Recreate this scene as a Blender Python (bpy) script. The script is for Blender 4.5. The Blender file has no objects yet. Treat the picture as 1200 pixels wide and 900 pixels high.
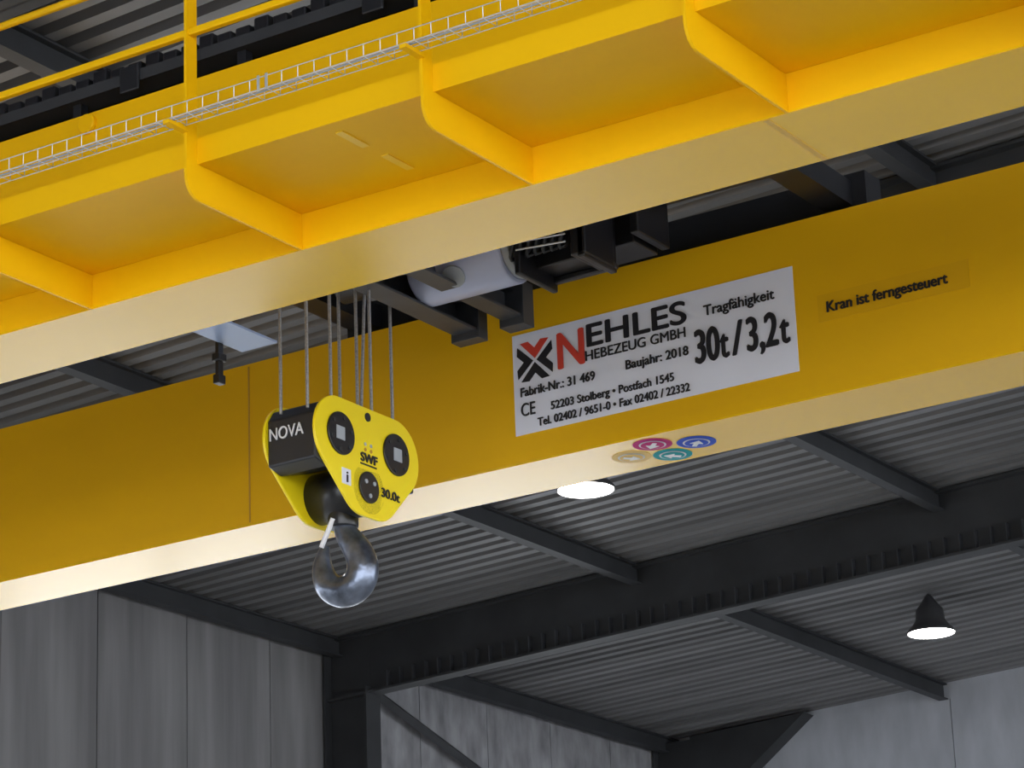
import bpy, bmesh, math
from mathutils import Vector, Matrix

S = bpy.context.scene
COL = S.collection
ZO = 1.7          # eye height: everything below is laid out relative to it and lifted at the end

# ------------------------------------------------------------------ materials
def mat(name, col, rough=0.5, metal=0.0, var=0.0, vscale=3.0, bump=0.0, bscale=60, stretch=(1,1,1),
        coat=0.0, spec=0.5, emit=None, estr=0.0, dirt=None, ior=1.5, crough=0.1):
    m = bpy.data.materials.new(name); m.use_nodes = True
    nt = m.node_tree; b = nt.nodes["Principled BSDF"]
    b.inputs["Base Color"].default_value = (*col, 1)
    b.inputs["Roughness"].default_value = rough
    b.inputs["Metallic"].default_value = metal
    b.inputs["Coat Weight"].default_value = coat
    b.inputs["Coat Roughness"].default_value = crough
    b.inputs["Specular IOR Level"].default_value = spec
    b.inputs["IOR"].default_value = ior
    tc = nt.nodes.new("ShaderNodeTexCoord")
    mp = nt.nodes.new("ShaderNodeMapping"); mp.inputs["Scale"].default_value = stretch
    nt.links.new(tc.outputs["Object"], mp.inputs["Vector"])
    if var > 0:
        n = nt.nodes.new("ShaderNodeTexNoise"); n.inputs["Scale"].default_value = vscale
        n.inputs["Detail"].default_value = 6
        nt.links.new(mp.outputs[0], n.inputs["Vector"])
        r = nt.nodes.new("ShaderNodeValToRGB")
        r.color_ramp.elements[0].position = 0.3; r.color_ramp.elements[1].position = 0.7
        d = dirt if dirt else tuple(c*(1-var) for c in col)
        r.color_ramp.elements[0].color = (*d, 1)
        r.color_ramp.elements[1].color = (*[min(1, c*(1+var*0.4)) for c in col], 1)
        nt.links.new(n.outputs["Fac"], r.inputs["Fac"])
        nt.links.new(r.outputs["Color"], b.inputs["Base Color"])
    if bump > 0:
        n2 = nt.nodes.new("ShaderNodeTexNoise"); n2.inputs["Scale"].default_value = bscale
        nt.links.new(mp.outputs[0], n2.inputs["Vector"])
        bp = nt.nodes.new("ShaderNodeBump"); bp.inputs["Strength"].default_value = bump
        bp.inputs["Distance"].default_value = 0.01
        nt.links.new(n2.outputs["Fac"], bp.inputs["Height"]); nt.links.new(bp.outputs[0], b.inputs["Normal"])
    if emit:
        b.inputs["Emission Color"].default_value = (*emit, 1); b.inputs["Emission Strength"].default_value = estr
    return m

YEL = mat("crane_yellow_paint", (0.90, 0.50, 0.001), 0.48, var=0.07, vscale=1.2, bump=0.03, bscale=25, stretch=(0.5,1,1), spec=0.18)
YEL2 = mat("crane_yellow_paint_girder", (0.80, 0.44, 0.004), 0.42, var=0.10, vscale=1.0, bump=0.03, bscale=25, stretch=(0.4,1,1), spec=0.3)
YELF = mat("crane_yellow_enamel_flange", (0.90, 0.54, 0.002), 0.24, var=0.05, vscale=1.0, coat=0.25, crough=0.16, ior=1.5)
YELB = mat("block_yellow", (0.90, 0.70, 0.01), 0.35)
YELW = mat("worn_yellow_tab", (0.88, 0.55, 0.03), 0.4)
SEAM = mat("weld_seam", (0.48, 0.25, 0.03), 0.5)
SEAML = mat("weld_seam_light", (0.70, 0.42, 0.06), 0.5)
LABEL = mat("label_film_yellow", (0.715, 0.388, 0.006), 0.38, spec=0.3)
BLK = mat("black_steel", (0.014, 0.015, 0.019), 0.4, var=0.3)
BLKG = mat("gloss_black", (0.012, 0.012, 0.015), 0.3)
INK = mat("ink_black", (0.01, 0.01, 0.015), 0.5)
RED = mat("ink_red", (0.60, 0.05, 0.03), 0.5)
WHITE = mat("sign_white", (0.76, 0.78, 0.88), 0.35, var=0.04, vscale=2)
WTXT = mat("white_print", (0.75, 0.75, 0.78), 0.4)
DGREY = mat("dark_grey_paint_steel", (0.030, 0.032, 0.036), 0.6, var=0.3, vscale=2)
BGREY = mat("trolley_beam_grey", (0.045, 0.048, 0.055), 0.45, var=0.3, vscale=4)
MGREY = mat("purlin_grey", (0.034, 0.036, 0.041), 0.6, var=0.2)
ROOF = mat("roof_sheet_metal", (0.170, 0.170, 0.176), 0.5, metal=0.1, var=0.4, vscale=0.7, stretch=(0.3,3,1))
WALL = mat("wall_panel_grey", (0.205, 0.203, 0.21), 0.7, var=0.32, vscale=1.3, stretch=(1,2.6,0.22), bump=0.1, bscale=12)
WALLM = mat("wall_panel_mid", (0.30, 0.30, 0.32), 0.7, var=0.42, vscale=2.2, stretch=(1,1.8,0.8), bump=0.1, bscale=12)
WALLL = mat("wall_panel_light", (0.42, 0.44, 0.49), 0.7, var=0.18, vscale=2.0, stretch=(1.5,1,0.5))
FLOOR = mat("floor_concrete", (0.40, 0.40, 0.39), 0.6, var=0.2, vscale=0.4)
WIRE = mat("zinc_wire", (0.72, 0.74, 0.78), 0.35, metal=0.6)
ROPE = mat("steel_rope", (0.42, 0.43, 0.46), 0.4, metal=0.6, var=0.3, vscale=80)
LILAC = mat("motor_grey_paint", (0.46, 0.50, 0.68), 0.35)
BLUEP = mat("blue_grey_plate", (0.36, 0.46, 0.70), 0.4)
HOOK = mat("forged_hook_steel", (0.19, 0.22, 0.29), 0.28, metal=0.75, var=0.6, vscale=9, bump=0.6, bscale=13)
GREYL = mat("light_grey_plastic", (0.35, 0.38, 0.42), 0.4)
LAMPB = mat("lamp_housing", (0.05, 0.05, 0.055), 0.4)
LAMPE = mat("lamp_glow", (1, 1, 1), 0.5, emit=(1.0, 0.97, 0.94), estr=14)
STK = [mat("sticker_cream", (0.85, 0.60, 0.22), 0.6, spec=0.15), mat("sticker_magenta", (0.50, 0.01, 0.16), 0.6, spec=0.15),
       mat("sticker_teal", (0.005, 0.33, 0.36), 0.6, spec=0.15), mat("sticker_blue", (0.02, 0.08, 0.55), 0.6, spec=0.15)]
ALU = mat("window_frame_alu", (0.4, 0.42, 0.45), 0.4)

# ------------------------------------------------------------------ helpers
def root(name):
    e = bpy.data.objects.new(name, None); e.empty_display_size = 0.3
    COL.objects.link(e); return e

def finish(name, bm, m, parent=None, smooth=False, bevel=0.0):
    bmesh.ops.recalc_face_normals(bm, faces=bm.faces[:])
    me = bpy.data.meshes.new(name); bm.to_mesh(me); bm.free()
    if m: me.materials.append(m)
    o = bpy.data.objects.new(name, me); COL.objects.link(o)
    if smooth:
        for p in me.polygons: p.use_smooth = True
    if bevel > 0:
        md = o.modifiers.new("bev", "BEVEL"); md.width = bevel; md.segments = 2; md.limit_method = 'ANGLE'
    if parent: o.parent = parent
    return o

def addbox(bm, x0, x1, y0, y1, z0, z1):
    v = [bm.verts.new(p) for p in ((x0,y0,z0),(x1,y0,z0),(x1,y1,z0),(x0,y1,z0),(x0,y0,z1),(x1,y0,z1),(x1,y1,z1),(x0,y1,z1))]
    for f in ((3,2,1,0),(4,5,6,7),(0,1,5,4),(1,2,6,5),(2,3,7,6),(3,0,4,7)):
        bm.faces.new([v[i] for i in f])

def box(name, x0, x1, y0, y1, z0, z1, m, parent=None, bevel=0.0):
    bm = bmesh.new(); addbox(bm, min(x0,x1), max(x0,x1), min(y0,y1), max(y0,y1), min(z0,z1), max(z0,z1))
    return finish(name, bm, m, parent, bevel=bevel)

def boxes(name, lst, m, parent=None, bevel=0.0):
    bm = bmesh.new()
    for b in lst: addbox(bm, *b)
    return finish(name, bm, m, parent, bevel=bevel)

def prism(name, pts, axis, a0, a1, m, parent=None, bevel=0.0):
    bm = bmesh.new()
    def mk(p, a):
        return {'X':(a,p[0],p[1]), 'Y':(p[0],a,p[1]), 'Z':(p[0],p[1],a)}[axis]
    A = [bm.verts.new(mk(p, a0)) for p in pts]; B = [bm.verts.new(mk(p, a1)) for p in pts]
    bm.faces.new(A); bm.faces.new(B[::-1])
    n = len(pts)
    for i in range(n): bm.faces.new((A[i], A[(i+1)%n], B[(i+1)%n], B[i]))
    return finish(name, bm, m, parent, bevel=bevel)

def tube(bm, p0, p1, r, n=16, r2=None):
    p0 = Vector(p0); p1 = Vector(p1); d = p1-p0
    q = d.to_track_quat('Z', 'Y').to_matrix().to_4x4()
    mtx = Matrix.Translation((p0+p1)/2) @ q
    bmesh.ops.create_cone(bm, cap_ends=True, segments=n, radius1=r, radius2=(r if r2 is None else r2), depth=d.length, matrix=mtx)

def cyl(name, p0, p1, r, m, parent=None, n=32, bevel=0.0, r2=None):
    bm = bmesh.new(); tube(bm, p0, p1, r, n, r2)
    o = finish(name, bm, m, parent, bevel=bevel)
    for p in o.data.polygons:
        if len(p.vertices) == 4: p.use_smooth = True
    return o

def lathe(name, prof, loc, m, parent=None, n=40):
    bm = bmesh.new(); rings = []
    for r, z in prof:
        rings.append([bm.verts.new((loc[0]+r*math.cos(2*math.pi*i/n), loc[1]+r*math.sin(2*math.pi*i/n), loc[2]+z)) for i in range(n)])
    for a, b in zip(rings, rings[1:]):
        for i in range(n): bm.faces.new((a[i], a[(i+1)%n], b[(i+1)%n], b[i]))
    bm.faces.new(rings[-1])
    return finish(name, bm, m, parent, smooth=True)

def wires(name, paths, r, m, parent=None, res=4):
    cu = bpy.data.curves.new(name, 'CURVE'); cu.dimensions = '3D'; cu.bevel_depth = r; cu.bevel_resolution = res
    cu.use_fill_caps = True
    for k, p in enumerate(paths):
        s = cu.splines.new('POLY'); s.points.add(len(p)-1)
        for i, q in enumerate(p):
            s.points[i].co = (*q, 1)
    cu.materials.append(m)
    o = bpy.data.objects.new(name, cu); COL.objects.link(o)
    if parent: o.parent = parent
    return o

def text(name, body, loc, cap, width, m, parent=None, face='-Y', bold=0.0, ext=0.002):
    """lettering; 'bold' thickens the strokes by laying shifted copies of the glyphs over each other"""
    shifts = [(0, 0)] if bold <= 0 else [(-bold, 0), (bold, 0), (0, bold*0.6), (0, -bold*0.6)]
    for i, (dx, dz) in enumerate(shifts):
        cu = bpy.data.curves.new(name, 'FONT'); cu.body = body; cu.size = cap/0.70
        cu.extrude = ext; cu.materials.append(m)
        o = bpy.data.objects.new(name, cu); COL.objects.link(o)
        lift = 0.0004*i
        if face == '-Y':
            o.rotation_euler = (math.pi/2, 0, 0); o.location = (loc[0]+dx, loc[1]-lift, loc[2]+dz)
        else:
            o.rotation_euler = (math.pi/2, 0, math.pi/2); o.location = (loc[0]+lift, loc[1]+dx, loc[2]+dz)
        bpy.context.view_layer.update()
        w = o.dimensions.x
        if width and w > 1e-4: o.scale = (width/w, 1, 1)
        if parent: o.parent = parent

# ------------------------------------------------------------------ hall shell
def roofz(x): return 9.872 + 0.04*x
XW = -21.85; XE = 14.0; YN = -8.0; YF = 38.1

box("floor", XW-30, XE+25, YN-25, YF+1, -1.9, -1.7, FLOOR)

bm = bmesh.new(); per = 0.25; y = YN; prof = []
while y < YF+0.1:
    prof += [(y, 0.0), (y+0.12, 0.0), (y+0.14, 0.075), (y+0.23, 0.075)]; y += per
L = []; R = []
for yy, dz in prof:
    L.append(bm.verts.new((XW-0.3, yy, roofz(XW-0.3)+dz))); R.append(bm.verts.new((XE+0.5, yy, roofz(XE+0.5)+dz)))
for i in range(len(L)-1): bm.faces.new((L[i], R[i], R[i+1], L[i+1]))
finish("ceiling", bm, ROOF)

wl = root("wall_left")
bl = []; y = 6.1 - 1.6*9
while y < YF:
    y1 = min(y+1.6-0.015, YF)
    bl.append((XW-0.16, XW, y, y1, 5.6, roofz(XW)))
    bl.append((XW-0.16, XW, y, y1, -1.7, -1.2))
    y += 1.6
boxes("panels", [b for b in bl if b[2] < 29.6], WALL, wl)
boxes("panels_far_bay", [b for b in bl if b[2] >= 29.6], WALLM, wl)
box("joint_backing", XW-0.2, XW-0.14, YN, YF, 5.6, 9.0, DGREY, wl)
wf = root("reflection_window")  # unseen window band, added so daylight mirrors in the girder undersides
fr = []
y = -7.0
while y < 38:
    fr.append((XW-0.12, XW-0.04, y, y+0.08, -1.2, 5.6)); y += 2.8
for z in (-1.2, 2.2, 5.52): fr.append((XW-0.12, XW-0.04, YN, YF, z, z+0.08))
boxes("frame", fr, ALU, wf)

box("near_light_blocker", XW, -9.0, YN-0.15, YN, -1.7, 9.0, WALL)  # unseen partial wall, added to keep daylight off the rear girder's left end

we = root("wall_far")
pl = []; x = -23.2
while x < XE:
    x1 = min(x+3.0-0.015, XE); pl.append((max(x,XW), x1, YF, YF+0.15, -1.7, 8.95)); x += 3.0
boxes("panels", pl, WALLL, we)
prism("gable_top", [(XW,8.95),(XE,8.95),(XE,roofz(XE)),(XW,roofz(XW))], 'Y', YF, YF+0.15, WALLL, we)

for k, yf in enumerate((4.8, 13.1, 21.4, 29.7, 38.45)):
    f = root("steel_portal_frame")
    x0, x1 = XW+0.05, XE-0.3
    D = 0.81
    prism("rafter_web", [(x0,roofz(x0)-D),(x1,roofz(x1)-D),(x1,roofz(x1)-0.02),(x0,roofz(x0)-0.02)], 'Y', yf-0.01, yf+0.01, DGREY, f)
    for nm, a, b in (("rafter_flange_bottom", D, D-0.03), ("rafter_flange_top", 0.05, 0.02)):
        prism(nm, [(x0,roofz(x0)-a),(x1,roofz(x1)-a),(x1,roofz(x1)-b),(x0,roofz(x0)-b)], 'Y', yf-0.11, yf+0.11, DGREY, f)
    st_ = []; x = x0+0.9
    while x < x1:
        st_.append((x, x+0.012, yf-0.09, yf+0.09, roofz(x)-D+0.02, roofz(x)-D+0.24)); x += 0.19
    boxes("web_stiffeners", st_, BGREY, f)
    yc = yf if k < 4 else 37.8
    boxes("column", [(XW+0.02, XW+0.05, yc-0.15, yc+0.15, -1.7, 9.0-0.02), (XW+0.65, XW+0.68, yc-0.15, yc+0.15, -1.7, 8.3),
                     (XW+0.05, XW+0.65, yc-0.012, yc+0.012, -1.7, 8.9)], DGREY, f)
    boxes("column_right", [(XE-0.7, XE-0.67, yc-0.15, yc+0.15, -1.7, 9.6), (XE-0.33, XE-0.3, yc-0.15, yc+0.15, -1.7, 9.6),
                     (XE-0.67, XE-0.33, yc-0.012, yc+0.012, -1.7, 9.6)], DGREY, f)
    if k == 4:
        prism("haunch", [(XW+0.6, 6.6), (XW+0.95, 7.55), (XW+1.6, 8.37), (XW+2.5, roofz(XW+2.65)-0.08), (XW+0.6, roofz(XW)-0.06)], 'Y', yc-0.02, yc+0.28, DGREY, f)

for x in (-21.68, -17.3, -13.35, -9.4, -5.45, -1.5, 2.45, 6.4, 10.35):
    z = roofz(x)
    boxes("roof_purlin", [(x-0.07,x+0.07,YN,YF,z-0.24,z-0.225),(x-0.07,x+0.07,YN,YF,z-0.03,z-0.01),(x-0.01,x+0.01,YN,YF,z-0.23,z-0.02)], MGREY)

def bar(name, p0, p1, r, m, parent=None):
    bm = bmesh.new(); tube(bm, p0, p1, r, 4); return finish(name, bm, m, parent)
bar("wall_brace", (-21.7,30.1,8.55), (-21.7,37.5,6.45), 0.07, DGREY)

for x in (-20.9, 12.3):
    r = root("crane_runway_beam")
    boxes("beam", [(x-0.15,x+0.15,YN,YF-0.8,4.7,4.73),(x-0.15,x+0.15,YN,YF-0.8,5.20,5.23),(x-0.012,x+0.012,YN,YF-0.8,4.73,5.20),
                   (x-0.03,x+0.03,YN,YF-0.8,5.23,5.29)], DGREY, r)
    for yf in (4.8, 13.1, 21.4, 29.7, 37.2):
        box("corbel", min(x, XW+0.7) if x < 0 else x, x if x < 0 else XE-0.7, yf-0.1, yf+0.1, 4.4, 4.7, DGREY, r)

for yl in (0.8, 9.0, 17.2, 25.4, 33.6):
    l = root("high_bay_lamp")
    c = (-15.35, yl, 8.75)
    lathe("housing", [(0.30,0),(0.305,0.02),(0.29,0.045),(0.22,0.12),(0.185,0.17),(0.175,0.30),(0.13,0.36),(0.10,0.40),(0.06,0.46),(0.03,0.50)], c, LAMPB, l)
    cyl("diffuser", (c[0],c[1],c[2]+0.003), (c[0],c[1],c[2]+0.02), 0.29, LAMPE, l)

# ------------------------------------------------------------------ crane girders
XL, XR = -20.6, 12.0
def girder(name, y0, y1, m):
    g = root(name)
    zb, zt = 5.785, 6.985
    box("web_front", XL, XR, y0, y0+0.02, zb+0.012, zt-0.012, m, g)
    box("web_back", XL, XR, y1-0.02, y1, zb+0.012, zt-0.012, m, g)
    box("flange_bottom", XL, XR, y0, y1, zb, zb+0.012, YELF, g)
    box("flange_top", XL, XR, y0, y1, zt-0.012, zt, m, g)
    for x in (XL, XR): box("end_plate", x-0.02, x+0.02, y0, y1, zb, zt, m, g)
    ym = (y0+y1)/2
    box("crane_rail", XL, XR, ym-0.03, ym+0.03, zt+0.001, zt+0.06, BLK)
    return g
g1 = girder("crane_girder", 11.96, 12.60, YEL)
g2 = girder("crane_girder", 16.00, 16.62, YEL2)
for x in (-12.43, -5.4): box("web_seam", x-0.006, x+0.006, 15.996, 16.0, 5.81, 6.965, SEAM, g2)
box("flange_seam", -6.13, -6.10, 11.97, 12.59, 5.782, 5.785, SEAML, g1)
cyl("lifting_boss", (-10.43,11.93,6.915), (-10.43,11.96,6.915), 0.06, YEL, g1, bevel=0.008)

for x in (-20.9, 12.3):
    e = root("crane_end_carriage")
    box("carriage", x-0.2, x+0.2, 10.6, 18.0, 5.38, 5.78, YEL, e, bevel=0.02)
    for yy in (10.9, 17.7): cyl("wheel", (x-0.06, yy, 5.455), (x+0.06, yy, 5.455), 0.16, BLK, e)

w = root("crane_walkway")
box("deck", XL, XR, 11.075, 11.958, 5.99, 5.998, YEL, w)
box("toe_board", XL, XR, 11.072, 11.080, 5.985, 6.13, YEL, w)
def arc(cx, cz, r, a0, a1, n=8):
    return [(cx+r*math.cos(math.radians(a0+(a1-a0)*i/n)), cz+r*math.sin(math.radians(a0+(a1-a0)*i/n))) for i in range(n+1)]
xs = [-8.93 + 1.468*k for k in range(-7, 14)]
for x in xs:
    pts = [(10.985,7.12),(10.985,5.91)] + arc(11.105, 5.905, 0.12, 180, 270)[1:] + [(11.958,5.785),(11.958,5.988),(11.10,5.988),(11.07,6.02),(11.07,7.12)]
    prism("bracket_post", pts, 'X', x-0.008, x+0.008, YEL, w)
    boxes("tray_stub", [(x-0.02, x+0.02, 10.83, 10.99, 6.135, 6.155)], YEL, w)
box("knee_rail", XL, XR, 11.00, 11.04, 6.685, 6.725, YEL, w, bevel=0.008)
cyl("hand_rail", (XL,11.03,7.13), (XR,11.03,7.13), 0.022, YEL, w, n=16)
for x, y0, y1 in ((-8.11,11.19,11.42), (-8.10,11.57,11.80)):
    box("deck_tab", x-0.022, x+0.022, y0, y1, 5.984, 5.990, YELW, w)

t = root("wire_mesh_cable_tray")
ya, yb, za, zb_ = 10.84, 10.96, 6.160, 6.225
P = []
x = -16.0
while x < -1.0:
    P.append([(x,ya,zb_),(x,ya,za),(x,yb,za),(x,yb,zb_)]); x += 0.10
for yy, zz in ((ya,zb_),(ya,za),((ya+yb)/2,za),(yb,za),(yb,zb_)):
    P.append([(-16.0,yy,zz),(-1.0,yy,zz)])
wires("mesh", P, 0.0028, WIRE, t, res=1)
wires("cables", [[(-16.0,10.89,6.172),(-12,10.90,6.17),(-8,10.885,6.171),(-1,10.9,6.171)]], 0.006, GREYL, t, res=2)
boxes("splice_clamp", [(-8.35,-8.335,10.833,10.838,6.15,6.235),(-8.30,-8.285,10.833,10.838,6.15,6.235)], WIRE, t)

c = root("trolley_cable_track")
box("trough", -19.5, 4.0, 11.98, 12.14, 7.10, 7.13, DGREY, c)
box("trough_side", -19.5, 4.0, 11.975, 11.985, 7.10, 7.17, DGREY, c)
lk = []; x = -19.4
i = 0
while x < 3.9:
    lk.append((x, x+0.10, 11.99, 12.13, 7.13, 7.23 if i % 3 else 7.255)); x += 0.13; i += 1
boxes("chain_links", lk, BLKG, c, bevel=0.01)
boxes("supports", [(x, x+0.06, 12.02, 12.08, 6.987, 7.11) for x in [-19+1.2*k for k in range(19)]], BLK, c)
boxes("clamps", [(x, x+0.14, 11.955, 11.975, 7.04, 7.20) for x in [-18.7+1.7*k for k in range(13)]], BLK, c, bevel=0.01)

# ------------------------------------------------------------------ rating sign
s = root("crane_rating_sign")
SX, SZ, SY = -10.19, 5.985, 16.0
box("panel", SX, SX+2.13, SY-0.006, SY-0.001, SZ, SZ+0.705, WHITE, s)
def st(name, body, u, v, cap, width, m=INK, bold=0.0):
    return text(name, body, (SX+u, SY-0.012, SZ+v), cap, width, m, s, '-Y', bold, ext=0.003)
st("initial", "N", 0.340, 0.395, 0.25, 0.195, RED, 0.008)
st("company", "EHLES", 0.570, 0.50, 0.155, 0.75, INK, 0.006)
st("company_line", "HEBEZEUG GMBH", 0.565, 0.405, 0.068, 0.76, INK, 0.001)
st("serial", "Fabrik-Nr.: 31 469", 0.05, 0.262, 0.062, 0.58, INK, 0.002)
st("year", "Baujahr: 2018", 0.87, 0.28, 0.062, 0.47, INK, 0.002)
st("ce_mark", "CE", 0.05, 0.125, 0.09, 0.11, INK, 0.001)
st("address", "52203 Stolberg • Postfach 1545", 0.285, 0.128, 0.056, 0.94, INK, 0.0018)
st("phone", "Tel. 02402 / 9651-0 • Fax 02402 / 22332", 0.18, 0.035, 0.056, 1.16, INK, 0.0018)
st("capacity_title", "Tragfähigkeit", 1.475, 0.515, 0.07, 0.515, INK, 0.0018)
st("capacity_main", "30", 1.390, 0.205, 0.225, 0.170, INK, 0.008)
st("capacity_main_unit", "t", 1.585, 0.205, 0.20, 0.055, INK, 0.007)
st("capacity_slash", "/", 1.670, 0.205, 0.225, 0.075, INK, 0.006)
st("capacity_aux", "3,2", 1.770, 0.205, 0.225, 0.215, INK, 0.008)
st("capacity_aux_unit", "t", 2.02, 0.205, 0.20, 0.06, INK, 0.007)
cx, cz = SX+0.175, SZ+0.50
def chev(ang, m):
    base = [(-0.112,0.135),(-0.050,0.14),(0.0,0.088),(0.050,0.14),(0.112,0.135),(0.0,0.014)]
    a = math.radians(ang); pts = [(cx+(px*math.cos(a)-pz*math.sin(a)), cz+(px*math.sin(a)+pz*math.cos(a))) for px, pz in base]
    prism("logo_chevron", pts, 'Y', SY-0.011, SY-0.006, m, s)
chev(0, RED); chev(90, INK); chev(180, INK); chev(270, INK)

n = root("remote_control_notice")
box("film", -7.90, -6.86, 15.995, 15.999, 6.27, 6.45, LABEL, n)
text("lettering", "Kran ist ferngesteuert", (-7.84, 15.989, 6.325), 0.070, 0.83, INK, n, '-Y', 0.003, ext=0.003)

# direction stickers on girder underside
k = root("direction_stickers")
def disc(name, x, y, z, r, m):
    bm = bmesh.new(); bmesh.ops.create_circle(bm, cap_ends=True, radius=r, segments=32, matrix=Matrix.Translation((x,y,z)))
    return finish(name, bm, m, k)
for i, (x, y) in enumerate(((-9.50,16.32),(-9.25,16.17),(-9.26,16.45),(-9.0,16.31))):
    zc = 5.784
    cyl("disc", (x,y,zc-0.002), (x,y,zc), 0.13, STK[i], k)
    disc("disc_ring", x, y, zc-0.005, 0.090, WTXT)
    disc("disc_inner", x, y, zc-0.008, 0.078, STK[i])
    a = math.radians(45+90*i)
    ar = [(-0.055,-0.015),(0.0,-0.015),(0.0,-0.045),(0.06,0),(0.0,0.045),(0.0,0.015),(-0.055,0.015)]
    prism("arrow", [(x+p*math.cos(a)-q*math.sin(a), y+p*math.sin(a)+q*math.cos(a)) for p, q in ar], 'Z', zc-0.014, zc-0.010, WTXT, k)

# ------------------------------------------------------------------ trolley
tr = root("crane_trolley")
boxes("side_frames", [(-11.7,-7.6,12.19,12.33,7.08,7.27),(-11.7,-7.6,16.2,16.42,7.07,7.3)], BLK, tr)
boxes("cross_beams", [(-11.6,-11.4,12.3,16.3,7.08,7.25),(-7.9,-7.7,12.3,16.3,7.08,7.25)], BLK, tr)
boxes("hung_beams", [(-10.30,-10.27,13.2,15.55,6.58,6.80),(-10.30,-10.12,13.2,15.55,6.57,6.59),(-10.30,-10.12,13.2,15.55,6.79,6.81),
                     (-9.95,-9.92,13.6,15.62,6.62,6.82),(-9.95,-9.80,13.6,15.62,6.61,6.63)], BGREY, tr, bevel=0.004)
boxes("beam_plates", [(-10.32,-10.10,15.45,15.56,6.52,6.84),(-9.97,-9.78,15.5,15.63,6.56,6.86)], BGREY, tr, bevel=0.004)
boxes("hangers", [(-10.3,-10.2,13.3,13.4,6.8,7.1),(-10.3,-10.2,15.3,15.4,6.8,7.3),(-9.95,-9.85,15.4,15.5,6.8,7.2),(-9.95,-9.85,13.7,13.8,6.8,7.2),
                  (-11.4,-10.1,15.3,15.4,7.1,7.2),(-11.4,-10.1,13.3,13.4,7.1,7.2),(-10.1,-7.8,15.4,15.5,7.1,7.2),(-10.1,-7.8,13.7,13.8,7.1,7.2)], BLK, tr)
cyl("hoist_motor_cover", (-10.15,14.9,6.80), (-9.44,14.9,6.80), 0.215, LILAC, tr, n=48, bevel=0.02)
cyl("hoist_motor_cap", (-9.44,14.9,6.80), (-9.38,14.9,6.80), 0.19, GREYL, tr, n=48, bevel=0.01)
cyl("motor_badge", (-9.80,14.735,6.665), (-9.80,14.722,6.652), 0.075, GREYL, tr)
cyl("rope_drum", (-11.2,14.3,7.35), (-8.2,14.3,7.35), 0.22, BLK, tr)
cyl("gearbox", (-8.2,14.3,7.45), (-7.95,14.3,7.45), 0.32, LILAC, tr, bevel=0.02)
boxes("control_boxes", [(-9.30,-8.98,14.9,15.15,6.64,6.95),(-8.95,-8.84,14.75,15.1,6.60,7.0),(-9.4,-8.84,15.1,15.15,6.60,6.64),(-9.4,-8.84,14.8,14.84,6.88,6.93),
                        (-9.33,-9.29,14.7,15.15,6.55,6.98),(-8.90,-8.85,14.75,15.15,6.58,7.2),
                        (-9.1,-8.75,15.2,15.5,6.78,7.1),(-8.72,-8.66,15.1,15.5,6.80,7.15)], BLKG, tr, bevel=0.01)
wires("hoses", [[(-9.35+0.06*i+0.03*math.sin(j), 14.65+0.02*j, 6.95-0.28*math.sin(math.pi*j/10)) for j in range(11)] for i in range(7)], 0.012, BLK, tr)
wires("bright_clips", [[(-9.3,14.68,6.75),(-8.95,14.7,6.73)],[(-9.3,14.68,6.70),(-8.95,14.7,6.68)]], 0.006, WIRE, tr)
cyl("travel_motor", (-11.3,15.6,7.2), (-10.7,15.6,7.2), 0.13, BLK, tr)
box("limit_plate", -11.10,-10.82,13.70,14.22,6.30,6.315, BLUEP, tr)
boxes("plate_hanger", [(-11.0,-10.95,13.9,13.95,6.31,7.06),(-11.5,-10.95,13.85,13.95,7.05,7.1)], BLK, tr)
boxes("sensor", [(-11.125,-11.095,13.975,14.025,6.08,6.31),(-11.14,-11.08,13.96,14.04,6.18,6.23),(-11.135,-11.085,13.965,14.035,6.03,6.09)], BLK, tr, bevel=0.006)
for xx in (-11.5,-7.8):
    for yy in (12.28,16.31): cyl("trolley_wheel", (xx,yy-0.04,7.14), (xx,yy+0.04,7.14), 0.09, DGREY, tr)

# ------------------------------------------------------------------ hook block
hb = root("crane_hook_block")
BY, BZ = 14.30, 5.40
def hull(circs, n=48):
    pts = []
    for cy, cz_, r in circs:
        for i in range(n):
            a = 2*math.pi*i/n; pts.append((cy+r*math.cos(a), cz_+r*math.sin(a)))
    pts = sorted(set(pts))
    def cr(o,a,b): return (a[0]-o[0])*(b[1]-o[1])-(a[1]-o[1])*(b[0]-o[0])
    lo = []
    for p in pts:
        while len(lo) > 1 and cr(lo[-2],lo[-1],p) <= 0: lo.pop()
        lo.append(p)
    up = []
    for p in reversed(pts):
        while len(up) > 1 and cr(up[-2],up[-1],p) <= 0: up.pop()
        up.append(p)
    return lo[:-1]+up[:-1]
outline = hull([(BY-0.30,BZ+0.11,0.245),(BY+0.30,BZ+0.11,0.245),(BY-0.06,BZ-0.10,0.25),(BY+0.08,BZ-0.10,0.25)])
XP, XB = -10.19, -10.57
prism("cheek_plate_front", outline, 'X', XP-0.02, XP, YELB, hb, bevel=0.005)
prism("cheek_plate_back", outline, 'X', XB-0.02, XB, YELB, hb, bevel=0.005)
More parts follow.
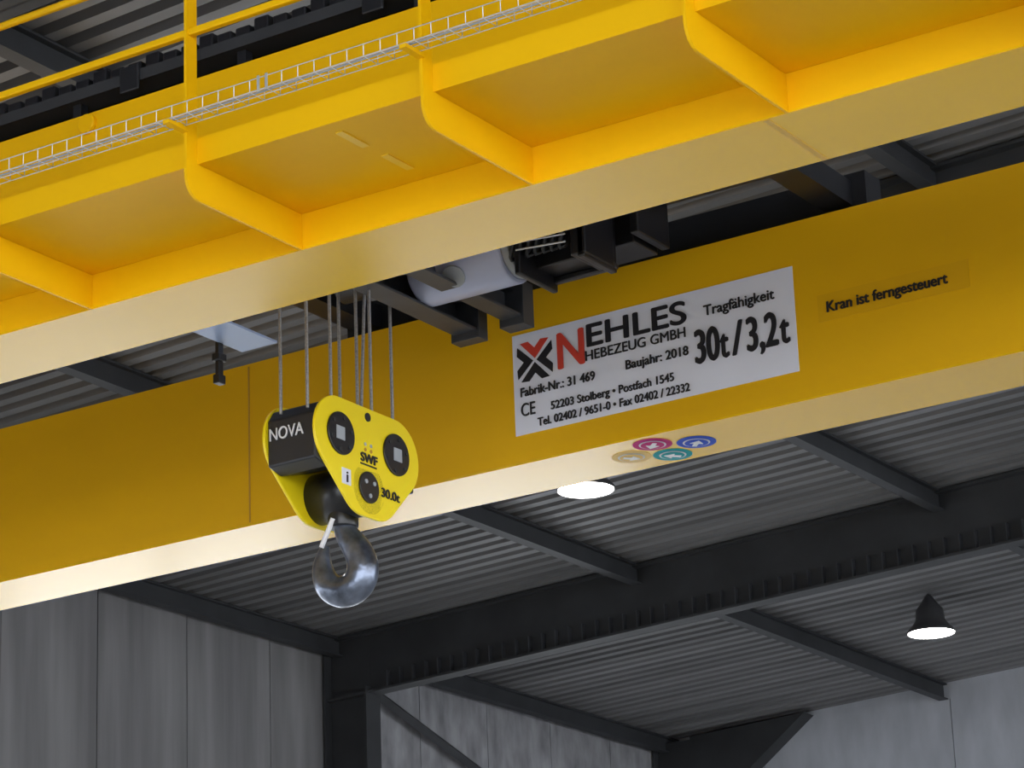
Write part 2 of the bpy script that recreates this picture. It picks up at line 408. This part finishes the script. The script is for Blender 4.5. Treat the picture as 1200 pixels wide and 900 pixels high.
for sgn in (-1, 1):
    cy = BY+0.30*sgn; cz_ = BZ+0.115
    f_ = -1 if sgn < 0 else 1
    fy = cy+0.215*f_
    pr = [(fy, cz_-0.19), (fy, cz_+0.10), (fy-0.05*f_, cz_+0.17), (fy-0.14*f_, cz_+0.205), (fy-0.36*f_, cz_+0.205), (fy-0.40*f_, cz_+0.1), (fy-0.40*f_, cz_-0.14), (fy-0.12*f_, cz_-0.22)]
    prism("sheave_housing", pr, 'X', XB, XP-0.02, BLK, hb, bevel=0.012)
    xx = XP
    cyl("shaft_cover", (xx,cy-0.01*sgn,cz_+0.005), (xx+0.015,cy-0.01*sgn,cz_+0.005), 0.135, BLKG, hb, n=48, bevel=0.004)
    box("keeper_plate", xx+0.015, xx+0.022, cy-0.05, cy+0.035, cz_-0.04, cz_+0.045, GREYL, hb, bevel=0.003)
    for j in range(6):
        a = j*math.pi/3+0.3
        cyl("bolt", (xx+0.014, cy-0.01*sgn+0.105*math.cos(a), cz_+0.105*math.sin(a)), (xx+0.022, cy-0.01*sgn+0.105*math.cos(a), cz_+0.105*math.sin(a)), 0.012, DGREY, hb, n=6)
cyl("trunnion", (XB-0.03,BY,BZ-0.165), (XP,BY,BZ-0.165), 0.16, BLKG, hb, n=48)
cyl("trunnion_cover", (XP,BY-0.01,BZ-0.16), (XP+0.015,BY-0.01,BZ-0.16), 0.10, BLKG, hb, n=40, bevel=0.004)
for dy, dz in ((-0.04,0.03),(0.045,0.03),(0.0,-0.055)):
    cyl("trunnion_bolt", (XP+0.014,BY+dy-0.01,BZ-0.16+dz), (XP+0.022,BY+dy-0.01,BZ-0.16+dz), 0.014, GREYL, hb, n=12)
cyl("top_ring", (XP-0.001,BY,BZ+0.295), (XP+0.006,BY,BZ+0.295), 0.028, BLK, hb)
box("info_label", XP, XP+0.004, BY-0.28, BY-0.19, BZ-0.19, BZ-0.09, WHITE, hb)
text("info_letter", "i", (XP+0.007, BY-0.243, BZ-0.175), 0.07, 0.012, INK, hb, '+X', 0.002)
text("maker_mark", "SWF", (XP+0.004, BY-0.085, BZ+0.0), 0.055, 0.17, INK, hb, '+X', 0.004)
box("maker_line", XP, XP+0.003, BY-0.085, BY+0.085, BZ-0.022, BZ-0.012, INK, hb)
for dy, dz in ((-0.03,0.115),(0.03,0.115),(-0.03,0.08),(0.03,0.08)):
    cyl("mark_dot", (XP,BY+dy,BZ+dz), (XP+0.003,BY+dy,BZ+dz), 0.012, GREYL if dz>0.1 else SEAM, hb, n=12)
text("load_mark", "30.0t", (XP+0.006, BY+0.120, BZ-0.185), 0.058, 0.19, INK, hb, '+X', 0.002)
text("cover_lettering", "NOVA", (-10.555, BY-0.515-0.006, BZ+0.085), 0.078, 0.255, WTXT, hb, '-Y', 0.0, ext=0.004)

# hook (swept forging)
cu = bpy.data.curves.new("hook", 'CURVE'); cu.dimensions = '3D'; cu.bevel_depth = 1.0; cu.bevel_resolution = 8; cu.use_fill_caps = True
hp = [(0.0,0.30,0.062),(0.0,0.20,0.066),(0.035,0.125,0.078),(0.100,0.045,0.092),(0.130,-0.06,0.098),(0.10,-0.150,0.102),(0.0,-0.192,0.100),
      (-0.092,-0.155,0.090),(-0.138,-0.070,0.074),(-0.140,0.025,0.054),(-0.115,0.100,0.026)]
sp = cu.splines.new('NURBS'); sp.points.add(len(hp)-1); sp.order_u = 4; sp.use_endpoint_u = True; sp.resolution_u = 10
hk_ang = math.radians(12)
HX, HZ = -10.39, 4.815
for i, (a, z, r) in enumerate(hp):
    sp.points[i].co = (HX+a*1.04*math.cos(hk_ang), BY+a*1.04*math.sin(hk_ang), HZ+z*1.08, 1); sp.points[i].radius = r
cu.materials.append(HOOK)
ho = bpy.data.objects.new("hook", cu); COL.objects.link(ho); ho.parent = hb
cyl("hook_nut", (HX,BY,5.02), (HX,BY,5.14), 0.095, BLKG, hb, n=32, bevel=0.01)
bm = bmesh.new(); tube(bm, (HX-0.005,BY-0.095,HZ+0.25), (HX-0.095,BY-0.10,HZ+0.08), 0.016, 8); finish("safety_latch", bm, WTXT, hb)

# ropes
rp = root("hoist_rope")
R_ = [(-10.477,13.80),(-10.275,13.80),(-10.318,14.10),(-10.467,14.40),(-10.334,14.40),(-10.229,14.40),(-10.351,14.80)]
paths = [[(x,y,5.65),(x,y,7.2)] for x, y in R_] + [[(-10.33,14.42,5.65),(-10.30,14.5,7.2)]]
wires("falls", paths, 0.0105, ROPE, rp, res=3)

# ------------------------------------------------------------------ lift everything to floor level z=0
for o in list(S.objects):
    if o.parent is None: o.location.z += ZO

# ------------------------------------------------------------------ lights
for yl in (0.8, 9.0, 17.2, 25.4, 33.6):
    ld = bpy.data.lights.new("lamp_beam", 'SPOT'); ld.energy = 1000; ld.spot_size = math.radians(130); ld.spot_blend = 0.6
    ld.shadow_soft_size = 0.28; ld.color = (1.0, 0.96, 0.9)
    lo = bpy.data.objects.new("lamp_beam", ld); COL.objects.link(lo); lo.location = (-15.35, yl, 8.70+ZO)

W = bpy.data.worlds.new("overcast_daylight"); S.world = W; W.use_nodes = True
bg = W.node_tree.nodes["Background"]; bg.inputs[0].default_value = (0.91, 0.95, 1.0, 1); bg.inputs[1].default_value = 4.7

# ------------------------------------------------------------------ camera
cd = bpy.data.cameras.new("camera"); cd.sensor_width = 36; cd.lens = 105.12; cd.clip_end = 200
co = bpy.data.objects.new("camera", cd); COL.objects.link(co)
r_ = Vector((.83587,.54774,-.03627)).normalized(); f_ = Vector((-.50999,.79934,.31771)).normalized()
u_ = r_.cross(f_).normalized(); r_ = f_.cross(u_).normalized()
M = Matrix(((r_.x,u_.x,-f_.x,0),(r_.y,u_.y,-f_.y,0),(r_.z,u_.z,-f_.z,ZO),(0,0,0,1)))
co.matrix_world = M
S.camera = co
S.view_settings.view_transform = 'Standard'
